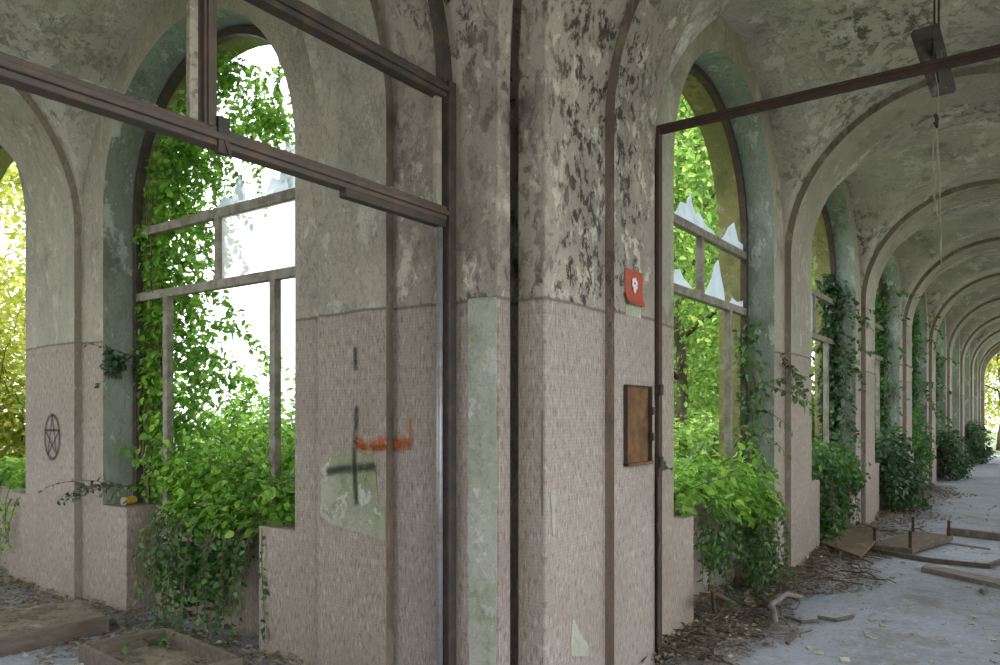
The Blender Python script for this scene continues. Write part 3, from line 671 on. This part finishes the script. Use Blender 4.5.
for i in range(14):
    a = random.uniform(1.2, 1.9); pl.cloud(w2(LW, T0+.85*math.cos(a)+.2, .75, ZW+.7*math.sin(a)), (.3, .3, .2), 34, .062, .3, .7, 1.1)
for k in range(3):
    pl.stem([w2(LW, tl-.12-.07*k+.03*math.sin(z*5+k), .30+.05*math.sin(z*3+k), z) for z in np.arange(.0, 3.6, .15)], .014)
pl.build('climbing_vine', w2(LW, tl-.15, .4, .86), L_LIGHT, M_STEM, 'green vine climbing the far jamb and arch of the left window', 'vine')
pl = Plant()
pl.cloud(w2(LW, T0+.75, .10, 2.02), (.10, .14, .10), 70, .065, .3, .5, .8)
for i in range(5): pl.strand(w2(LW, tl-.05, .22, 2.1), (-.6, random.uniform(-.2, .6), random.uniform(-.6, .2)), .35, .06, .04, .8)
pl.cloud(w2(LW, tl-.05, .06, 2.03), (.09, .14, .09), 110, .065, .3, .5, .8)
pl.P.pop(0); pl.D.pop(0); pl.N.pop(0); pl.S.pop(0)
pl.build('ivy_sprig', w2(LW, tl-.02, .05, 2.05), L_IVYD, M_STEM, 'dark ivy tuft hanging on the far reveal of the left window', 'vine')
pl = Plant()
for (t, n, z, r, cnt) in ((-.85, .30, 1.02, (.25, .32, .20), 330), (-.35, .28, 1.08, (.30, .36, .24), 420), (.15, .30, 1.12, (.30, .36, .27), 420), (.6, .36, 1.12, (.25, .3, .25), 300),
                          (-.6, .62, 1.22, (.3, .4, .32), 300), (0., .7, 1.3, (.35, .5, .38), 340), (-.4, .12, .86, (.16, .38, .15), 260), (.1, .10, .84, (.15, .36, .15), 240), (-.95, .2, .93, (.16, .16, .12), 110)):
    pl.cloud(w2(LW, T0+t, n, z), r, int(cnt*1.4), .070, .9, .5, .5)
for i in range(40): pl.strand(w2(LW, T0+random.uniform(-1, .6), random.uniform(.1, .7), random.uniform(.95, 1.3)), (random.uniform(-.6, .3), random.uniform(-.5, .5), random.uniform(.2, 1)), random.uniform(.2, .5), .07, .03, .6)
pl.build('sill_shrub', w2(LW, T0, .3, .86), L_LIGHT, M_GREENSTEM, 'bright green shrub spreading over the sill of the left window', 'shrub')
pl = Plant()
for i in range(34):
    t = random.uniform(-.80, .55); pl.strand(w2(LW, T0+t, random.uniform(-.02, .15), random.uniform(.78, .95)), (-.55, random.uniform(-.3, .3), -.2), random.uniform(.4, 1.0), .06, .035, 3.5, .3, face=(-1, -.2, .5))
for (t, z, cnt) in ((-.35, .62, 170), (-.1, .50, 190), (.15, .58, 190), (.35, .45, 150), (.2, .28, 120), (-.15, .28, 100)):
    pl.cloud(w2(LW, T0+t, .10, z), (.11, .27, .20), cnt, .062, .2, .5, 1)
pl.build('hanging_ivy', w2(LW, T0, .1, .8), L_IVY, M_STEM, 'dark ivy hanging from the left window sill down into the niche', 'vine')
pl = Plant(); p0 = on_x(262, 528, X0-.02)
pl.strand(p0, (-.05, 0, -1), .75, .055, .06, 2.5, .10, face=(-1, -.2, .3)); pl.build('ivy_sprig', p0, L_IVY, M_GREENSTEM, 'single thin ivy shoot hanging over the wall right of the niche', 'vine')
pl = Plant()
for i in range(14): pl.strand(on_x(95+random.uniform(-5, 40), 486, X0+.05), (-.5, random.uniform(-.6, .6), random.uniform(-.1, .4)), random.uniform(.15, .4), .05, .06, .9)
pl.build('ivy_sprig', on_x(110, 488, X0+.05), L_IVYD, M_STEM, 'thin trailing ivy on the sill end left of the left window', 'vine')
# -- far left window
pl = Plant(); c2 = T0+PITCH
for (t, n, z) in ((-.9, .3, .98), (-.4, .3, 1.0), (.1, .3, 1.0)): pl.cloud(w2(LW, c2+t, n, z), (.22, .36, .16), 260, .085, .8)
for i in range(22): pl.strand(w2(LW, c2+random.uniform(-1.1, .3), .0, random.uniform(.8, .95)), (-.3, random.uniform(-.3, .3), -.5), random.uniform(.3, .6), .055, .05, 3.0, .3, face=(-1, -.2, .4))
pl.build('sill_shrub', w2(LW, c2, .3, .86), L_LIGHT, M_STEM, 'green shrub on the sill at the far left edge', 'shrub')

# -- right gallery windows
def sill_plant(k, label, spread, hang, lf, size, cnt, floor=0, hlab=None):
    c = T0+PITCH*k; pl = Plant()
    for (t, n, z, r) in spread: pl.cloud(w2(RW, c+t, n, z), r, cnt, size, .8, .5, .5)
    for i in range(int(26*min(1, cnt/300))): pl.strand(w2(RW, c+random.uniform(-.9, .9), random.uniform(.0, .4), random.uniform(.9, 1.15)), (random.uniform(-.5, .5), random.uniform(-.8, .2), random.uniform(.1, .9)), random.uniform(.15, .4), size, .04, .6)
    pl.build('sill_shrub', w2(RW, c, .3, .86), lf, M_GREENSTEM, label, 'shrub', 'sill plants along the right gallery')
    if hang:
        pl = Plant()
        for i in range(hang): pl.strand(w2(RW, c+random.uniform(-.75, .85), random.uniform(-.06, .14), random.uniform(.75, .95)), (random.uniform(-.3, .3), -.5, -.2), random.uniform(.4, .85), size*.75, .04, 3.5, .3, face=(-.2, -1, .5))
        for t in np.linspace(-.3, .75, 5): pl.cloud(w2(RW, c+t, .08, .55), (.18, .10, .24), int(cnt*.28), size*.75, .2, .5, 1)
        if k == 0:
            for t in np.linspace(.35, 1.05, 9): pl.strand(w2(RW, c+t, -.05, .9), (random.uniform(-.2, .2), -.3, -.4), random.uniform(.75, .95), .055, .022, 3.5, .25, face=(-.2, -1, .4))
            for t in (.35, .6, .85): pl.cloud(w2(RW, c+t, -.06, .32), (.16, .10, .30), 120, .055, .2, .5, 1)
        if floor: pl.cloud(w2(RW, c+.3, -.25, .14), (.8, .35, .16), floor, size*.8, .6)
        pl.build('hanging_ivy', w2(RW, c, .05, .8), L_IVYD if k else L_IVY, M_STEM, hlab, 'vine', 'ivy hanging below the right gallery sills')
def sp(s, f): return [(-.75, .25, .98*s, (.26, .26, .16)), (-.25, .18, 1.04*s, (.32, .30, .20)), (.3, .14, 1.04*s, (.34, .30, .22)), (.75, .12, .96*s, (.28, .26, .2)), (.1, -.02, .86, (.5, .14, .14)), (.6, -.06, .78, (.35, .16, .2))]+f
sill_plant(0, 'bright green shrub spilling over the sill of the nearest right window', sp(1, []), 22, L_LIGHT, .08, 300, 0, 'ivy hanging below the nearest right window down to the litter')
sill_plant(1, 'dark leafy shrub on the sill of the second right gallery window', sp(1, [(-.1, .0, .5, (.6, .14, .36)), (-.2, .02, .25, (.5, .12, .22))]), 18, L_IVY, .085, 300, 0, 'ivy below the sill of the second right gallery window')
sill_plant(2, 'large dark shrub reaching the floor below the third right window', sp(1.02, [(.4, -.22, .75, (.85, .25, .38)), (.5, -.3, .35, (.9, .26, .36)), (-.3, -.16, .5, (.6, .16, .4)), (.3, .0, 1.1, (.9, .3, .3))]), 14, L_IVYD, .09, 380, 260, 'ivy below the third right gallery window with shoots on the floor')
sill_plant(3, 'bluish green shrub at the fourth right gallery window', sp(1.1, [(-.2, -.1, .6, (.7, .16, .5)), (.3, .1, 1.5, (.6, .2, .5))]), 0, L_IVY, .10, 170)
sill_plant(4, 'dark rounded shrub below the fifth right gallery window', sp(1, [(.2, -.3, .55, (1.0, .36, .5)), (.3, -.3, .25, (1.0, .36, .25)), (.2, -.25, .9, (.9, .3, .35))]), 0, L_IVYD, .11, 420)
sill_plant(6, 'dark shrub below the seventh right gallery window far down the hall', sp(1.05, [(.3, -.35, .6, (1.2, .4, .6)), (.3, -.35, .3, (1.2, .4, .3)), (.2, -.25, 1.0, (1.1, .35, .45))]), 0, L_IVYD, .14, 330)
# vines climbing the far reveals
def reveal_vine(k, label, rows, lf, size, cnt, strands, arch=False, n0=.20):
    c = T0+PITCH*k+HW; pl = Plant()
    for z in rows: pl.cloud(w2(RW, c-.12, n0, z), (.12, .16, .17), cnt, size, .2, .5, .8)
    for i in range(strands): pl.strand(w2(RW, c-random.uniform(.05, .3), random.uniform(.0, .3), random.choice(list(rows))+random.uniform(-.2, .2)), (random.uniform(-1, .2), -.5, random.uniform(-.6, .3)), random.uniform(.2, .6), size, .045, .8)
    for q in range(2): pl.stem([w2(RW, c-.07-.04*q+.03*math.sin(z*4), n0+.05*math.sin(z*3+q), z) for z in np.arange(.86, max(rows), .15)], .010)
    pl.build('climbing_vine', w2(RW, c-.1, n0, .86), lf, M_STEM, label, 'vine', 'vines climbing the right gallery windows')
reveal_vine(0, 'sparse vine climbing the far reveal of the nearest right window', [1.1, 1.35, 1.6, 1.85, 2.1, 2.35], L_IVY, .075, 32, 16)
reveal_vine(1, 'dense ivy filling the far side of the second right window', list(np.arange(1.0, 3.5, .17)), L_IVYD, .085, 120, 30, n0=.3)
reveal_vine(2, 'thick vine in the third right gallery window', list(np.arange(1.0, 3.9, .22)), L_IVY, .09, 80, 20, n0=.3)
reveal_vine(3, 'pale vine up the full height of the fourth right window', list(np.arange(1.0, 4.0, .22)), L_IVY, .10, 90, 16, n0=.3)
reveal_vine(4, 'vine in the fifth right gallery window', list(np.arange(1.0, 3.2, .3)), L_IVY, .11, 50, 8, n0=.3)
pl = Plant()
for i in range(4): pl.strand(on_y(778+i*2, 352+i*4, Y0-.03), (.8, -.35, -.35), .55, .06, .07, .8)
pl.build('ivy_sprig', on_y(780, 352, Y0-.03), L_IVYD, M_STEM, 'ivy shoots reaching across the pilaster beyond the nearest right window', 'vine')
pl = Plant(); p0 = on_y(660, 462, Y0-.02); pl.cloud(p0, (.06, .03, .05), 18, .045, .2); pl.strand(p0, (.4, -.3, -.2), .2, .045, .05, .6)
pl.build('ivy_sprig', p0, L_IVY, M_STEM, 'tiny ivy tuft beside the rusty post', 'vine')
pl = Plant()
for i in range(9): pl.strand(np.array(on_z(150+i*4, 645, .03)), (random.uniform(-1, 1), random.uniform(-1, 1), .35), .3, .05, .06, .9)
pl.build('ivy_sprig', on_z(165, 645, .03), L_IVY, M_GREENSTEM, 'green shoots creeping into the open wooden box', 'vine')

# -- garden trees
def tree(name, x, y, h, rad, n, size, lf, label, cat='tree', group='garden trees', low=.15, seed=0):
    rs = random.Random(seed); pl = Plant()
    for i in range(11):
        f = low+(1-low)*(i+.5)/11; a = rs.uniform(0, 6.28); q = rad*.5*math.sin(math.pi*min(1, .25+f*.75))
        pl.cloud((x+q*math.cos(a), y+q*math.sin(a), h*f), (rad*.62, rad*.62, h*.13), n//11, size, .5, .5, .5)
    top = [(x+.12*math.sin(i), y+.1*math.cos(i*1.3), h*.85*i/8) for i in range(9)]
    pl.stem(top, [max(.02, .13*h/8*(1-.1*i)) for i in range(9)])
    for i in range(7):
        z = h*(.25+.08*i); a = rs.uniform(0, 6.28); pl.stem([(x, y, z), (x+rad*.35*math.cos(a), y+rad*.35*math.sin(a), z+h*.07), (x+rad*.7*math.cos(a), y+rad*.7*math.sin(a), z+h*.1)], .05*h/8)
    return pl.build(name, (x, y, -.06), lf, M_BARK, label, cat, group, .6, 'trunk')
tree('garden_tree', 15.2, 6.3, 9.5, 2.6, 14000, .135, L_TREE, 'leafy green tree filling the upper part of the nearest right window', seed=1)
tree('garden_tree', 18.5, 7.6, 10.5, 2.8, 13000, .16, L_TREE, 'leafy tree behind the first, seen low in the nearest right window', seed=2)
tree('garden_tree', 13.0, 7.3, 9.0, 2.4, 14000, .13, L_TREE, 'leafy tree at the left side of the nearest right window', seed=3)
tree('garden_tree', 22.5, 6.2, 9, 2.6, 8000, .19, L_TREE, 'leafy tree outside the second right gallery window', seed=4)
tree('garden_tree', 29.0, 6.4, 9, 2.8, 6000, .24, L_TREE, 'leafy tree outside the far right gallery windows', seed=5)
tree('garden_tree', 24.5, 11.5, 13, 4.2, 11000, .28, L_TREE, 'tall tree standing behind the other garden trees', seed=6)
tree('garden_tree', 33.0, 11.5, 13, 4.5, 9000, .36, L_TREE, 'tall distant tree beyond the right gallery', seed=7)
tree('garden_tree', 41.0, 1.6, 8, 3.2, 7000, .22, L_GOLD, 'golden sunlit tree outside the arch at the far end', seed=8)
tree('garden_tree', 4.55, 13.2, 8.5, 2.0, 13000, .12, L_GOLD, 'sunny yellow-green tree outside the far left window', low=.05, seed=9)
def bush(x, y, h, rad, n, size, lf, label, tall=0):
    pl = Plant()
    for i in range(6): pl.cloud((x+random.uniform(-.4, .4)*rad, y+random.uniform(-.4, .4)*rad, h*random.uniform(.3, .75)), (rad*.65, rad*.65, h*.35), n//6, size, .8)
    for i in range(tall): pl.strand((x+random.uniform(-1, 1)*rad*.7, y+random.uniform(-1, 1)*rad*.7, h*.6), (random.uniform(-.3, .3), random.uniform(-.3, .3), 1), random.uniform(.5, 1.1)*h*.8, size*1.0, .045, .0, .25, .008)
    pl.stem([(x, y, -.05), (x+.05, y, h*.6)], .03)
    pl.build('garden_bush', (x, y, -.06), lf, M_GREENSTEM, label, 'bush', 'garden bushes')
bush(5.1, 7.0, 1.65, .8, 2800, .085, L_LIGHT, 'leafy bush with tall shoots just outside the left window', 16)
bush(6.2, 8.8, 1.8, 1.0, 3000, .095, L_LIGHT, 'bush with tall shoots further out in the left window', 14)
bush(4.8, 9.8, 2.2, .8, 3600, .09, L_LIGHT, 'bush seen behind the climbing vine of the left window', 12)
bush(6.6, 7.2, 1.55, .8, 2600, .085, L_LIGHT, 'low bush behind the right mullion of the left window', 22)
bush(4.45, 11.0, 2.9, .7, 3000, .10, L_GOLD, 'yellowish bush below the sunny tree at far left', 4)
bush(8.6, 3.9, 1.2, .8, 1800, .10, L_LIGHT, 'low bush outside the nearest right window', 6)
bush(10.6, 4.6, 1.7, .9, 2200, .12, L_TREE, 'bush behind the low one outside the nearest right window', 5)
bush(12.4, 4.4, 1.6, 1.0, 2000, .13, L_TREE, 'bush near the wall between first and second right windows', 0)
bush(16.5, 4.3, 2.6, 1.1, 2200, .15, L_TREE, 'tall bush outside the second right gallery window', 0)
bush(21.0, 4.2, 2.6, 1.1, 2000, .16, L_TREE, 'tall bush outside the third right gallery window', 0)
bush(26.0, 4.2, 2.6, 1.1, 1600, .18, L_TREE, 'tall bush outside the fourth and fifth right windows', 0)

# ------------------------------------------------------------------ debris on the floors
def slab(name, mat, corners, thick, label, cat, bevel=.004, parent=None):
    o = sum(corners, Vector())/len(corners); o.z = min(c.z for c in corners)-thick
    b = MB(); b.prism([c-o for c in corners], (0, 0, -thick)); ob = b.build(name, mat, bevel=bevel); ob.location = o
    return tag(ob, label, cat)
slab('fallen_board', M_BOARD, [on_z(820, 542, .12), on_z(846, 521.5, .22), on_z(846, 521.5, .22)+on_z(860, 556, .07)-on_z(820, 542, .12), on_z(860, 556, .07)], .035, 'wide brown board tilted against the second right pier', 'board')
slab('plank', M_WOODG, [on_z(921, 567, .05), on_z(926, 563.5, .05), on_z(1003, 579, .05), on_z(1000, 584, .05)], .05, 'long grey plank lying nearest at the right edge', 'plank')
def overturned_table():
    A, B_, C_, D_ = on_z(872, 547, .06), on_z(910, 551, .06), on_z(951, 538, .06), on_z(913, 533.5, .06)
    o = (A+B_+C_+D_)/4; o.z = 0; r = empty('overturned_table', o); tag(r, 'low wooden table overturned with its rusty legs in the air', 'table')
    for p, q in ((A, B_), (B_, C_), (C_, D_), (D_, A)):
        b = MB(); b.bar(p-o, q-o, .05, .06); b.build('frame_rail', M_WOOD, r, bevel=.004)
    for i in range(1, 6):
        b = MB(); b.bar(A.lerp(B_, i/6)-o+Vector((0, 0, .022)), D_.lerp(C_, i/6)-o+Vector((0, 0, .022)), .085, .022); b.build('slat', M_WOOD if i % 2 else M_BOARD, r)
    for p in (A, B_, C_, D_):
        v = p.lerp((A+B_+C_+D_)/4, .06)-o; b = MB(); b.tube([v, v+Vector((.01, 0, .22))], .018, 8); b.build('leg', M_RUST, r)
overturned_table()
def pole(name, pts, rad, mat, label, cat, sq=False):
    pts = [Vector(p) for p in pts]; o = sum(pts, Vector())/len(pts); o.z = 0; b = MB()
    if sq:
        for p, q in zip(pts, pts[1:]): b.bar(p-o, q-o, rad*2, rad*2)
    else: b.tube([p-o for p in pts], rad, 7)
    ob = b.build(name, mat, bevel=0); ob.location = o; return tag(ob, label, cat)
pole('metal_frame', [on_z(866, 549, .03), on_z(930, 560, .03), on_z(988, 566, .03), on_z(1005, 560, .03)], .022, M_WOOD, 'bent thin bar lying beyond the long grey plank', 'bar', True)
pole('wooden_beam', [on_z(948, 531, .05), on_z(1010, 538, .05)], .045, M_WOOD, 'wooden beam lying across the floor behind the overturned table', 'beam', True)
pole('stick', [on_z(905, 537, .02), on_z(990, 549, .02)], .012, M_WOODG, 'thin stick lying behind the bent bar', 'stick')
pole('stick', [on_z(784, 616, .02), on_z(802, 622, .02), on_z(818, 621, .02)], .014, M_WOOD, 'bent dark stick on the open floor by the litter', 'stick')
pole('stick', [on_z(818, 617, .02), on_z(836, 620, .02), on_z(853, 616, .02)], .014, M_WOOD, 'dark stick pointing right on the open floor', 'stick')
slab('wood_chip', M_WOOD, [on_z(785, 641, .02), on_z(792, 631, .02), on_z(796, 632, .02), on_z(789, 643, .02)], .02, 'small wood chip nearest on the right floor', 'wood chip')
slab('stone_block', M_WOODG, [on_z(980, 588, .05), on_z(984, 584, .05), on_z(988, 587, .05), on_z(984, 590, .05)], .05, 'small block under the right edge of the grey plank', 'block')
pole('branch', [on_z(762, 598, .05), on_z(773, 606, .12), on_z(776, 625, .06)], .022, M_WOODG, 'broken pale branch bent over in the litter', 'branch')
pole('branch', [on_z(770, 606, .16), on_z(786, 594, .17), on_z(800, 597, .10)], .020, M_WOODG, 'arched branch above the litter by the nearest right pier', 'branch')
pole('branch', [on_z(700, 600, .30), on_z(716, 594, .22), on_z(738, 606, .06)], .018, M_STEM, 'dark branch leaning below the nearest right sill', 'branch')
pole('branch', [on_z(712, 590, .35), on_z(714, 610, .12), on_z(717, 618, .03)], .014, M_STEM, 'thin upright dead branch below the nearest right sill', 'branch')
pole('branch', [on_z(705, 628, .03), on_z(735, 632, .04), on_z(765, 637, .02)], .014, M_STEM, 'long dry branch lying at the foot of the litter', 'branch')
def litter(name, poly_n, n, size, mat, label, place, extra=None):
    P = []; D = []
    for i in range(n):
        p = place(); P.append(p); a = random.uniform(0, 6.28); D.append((math.cos(a), math.sin(a), random.uniform(-.15, .35)))
    Nn = np.array([0, 0, 1.])+RNG.normal(size=(n, 3))*.35
    o = leaf_obj(name, P, D, Nn, size*RNG.uniform(.5, 1.3, n), mat, None, .5); tag(o, label, 'leaf litter', kind='stuff'); return o
def along_right(t0, t1, wmax):
    def f():
        t = random.uniform(t0, t1); w = random.random()**2.2*wmax*(.75+.35*math.sin(t*2.3)*math.sin(t*.9+1)); return RW(t, .2-w if random.random() < .3 else -.02-w, .01+.10*max(0, 1-w/.6)*random.random())
    return f
def along_left(t0, t1, wmax):
    def f():
        t = random.uniform(t0, t1); w = random.random()**1.6*wmax; return LW(t, .2-w if random.random() < .3 else -.02-w, .01+.07*max(0, 1-w/.6)*random.random())
    return f
litter('leaf_litter', 0, 9000, .042, L_DRY, 'brown leaf litter heaped along the foot of the right gallery wall', along_right(1.3, 7.5, .8))
litter('leaf_litter', 0, 4500, .055, L_DRY, 'dry leaves strewn further along the right gallery wall', along_right(7.5, 16, .9))
litter('leaf_litter', 0, 6000, .042, L_DRY, 'brown leaf litter along the foot of the left gallery wall', along_left(1.7, 7.5, .9))
b = MB()
for i in range(420):
    f = along_right(1.3, 8.5, .9)(); a = random.uniform(0, 3.14); L_ = random.uniform(.1, .45); v = Vector(f)+Vector((0, 0, .02))
    b.tube([v, v+Vector((math.cos(a)*L_*.5, math.sin(a)*L_*.5, random.uniform(0, .03))), v+Vector((math.cos(a+.3)*L_, math.sin(a+.3)*L_, random.uniform(-.01, .03)))], random.uniform(.003, .007), 4)
tag(b.build('dry_twigs', M_STEM, normals=False), 'dry twigs tangled in the litter along the right wall', 'twigs', kind='stuff')
b = MB()
for i in range(1500):
    if i % 2: v = Vector((random.uniform(3.5, 16), random.uniform(-.6, 2.0), 0))
    else: v = Vector((random.uniform(.8, 3.1), random.uniform(3.0, 8.5), 0))
    s = .004+.022*random.random()**4; M = Matrix.Translation(v+Vector((0, 0, s*.4))) @ Matrix.Rotation(random.uniform(0, 6), 4, 'Z') @ Matrix.Rotation(random.uniform(-.5, .5), 4, 'X')
    b.box((-s, -s*.7, -s*.4), (s, s*.7, s*.4), 0, M, s*.25)
tag(b.build('plaster_crumbs', M_BARE, normals=False), 'crumbs of fallen plaster scattered over both gallery floors', 'rubble', kind='stuff')

# left floor: two wooden boxes
def tray(name, A, B_, C_, D_, h, wall_t, fill, label):
    """A-B-C-D: plan corners of the rim, h rim height"""
    P = [Vector((p.x, p.y, 0)) for p in (A, B_, C_, D_)]; o = sum(P, Vector())/4; r = empty(name, o); tag(r, label, 'wooden box')
    for p, q in zip(P, P[1:]+P[:1]):
        b = MB(); d = (q-p).normalized()*wall_t*.5; b.bar(p-o-d+Vector((0, 0, h/2)), q-o+d+Vector((0, 0, h/2)), wall_t, h); b.build('side_board', M_WOOD, r, bevel=.004)
    b = MB(); N = 14; g = []
    for i in range(N+1):
        for j in range(N+1):
            u, v = i/N, j/N; p = P[0].lerp(P[1], u).lerp(P[3].lerp(P[2], u), v)-o; g.append((p.x, p.y, fill+random.uniform(-.008, .012)))
    b.add(g, [(i*(N+1)+j, (i+1)*(N+1)+j, (i+1)*(N+1)+j+1, i*(N+1)+j+1) for i in range(N) for j in range(N)]); b.build('dirt_filling', M_DIRT, r, smooth=True, normals=False)
    return r
tray('wooden_box', on_z(-40, 646, .13), on_z(106, 615.5, .13), on_z(78, 600, .13), on_z(-20, 612, .13), .13, .03, .125, 'shallow wooden box filled with dirt at the bottom left corner')
A_, B2, C2 = on_z(82, 643, .13), on_z(166, 627.5, .13), on_z(240, 657, .13)
tray('wooden_box', A_, B2, C2, A_+C2-B2, .13, .028, .03, 'open empty wooden box with ivy shoots near the left window')
# small yellow can on the sill
p = Vector(w2(LW, tl-.16, .13, SILL)); r = empty('tin_can', p+Vector((0, 0, .035))); r.rotation_euler = (0, 0, .3); tag(r, 'small yellow tin can lying on the sill of the left window', 'can')
b = MB(); b.tube([(-.055, 0, 0), (-.05, 0, 0), (.05, 0, 0), (.055, 0, 0)], [.032, .034, .034, .032], 18); b.build('can_body', M_YELLOW, r, smooth=False)
for x in (-.057, .055):
    b = MB(); b.tube([(x, 0, 0), (x+.003, 0, 0)], [.035, .035], 18); b.build('rim', M_LID, r)
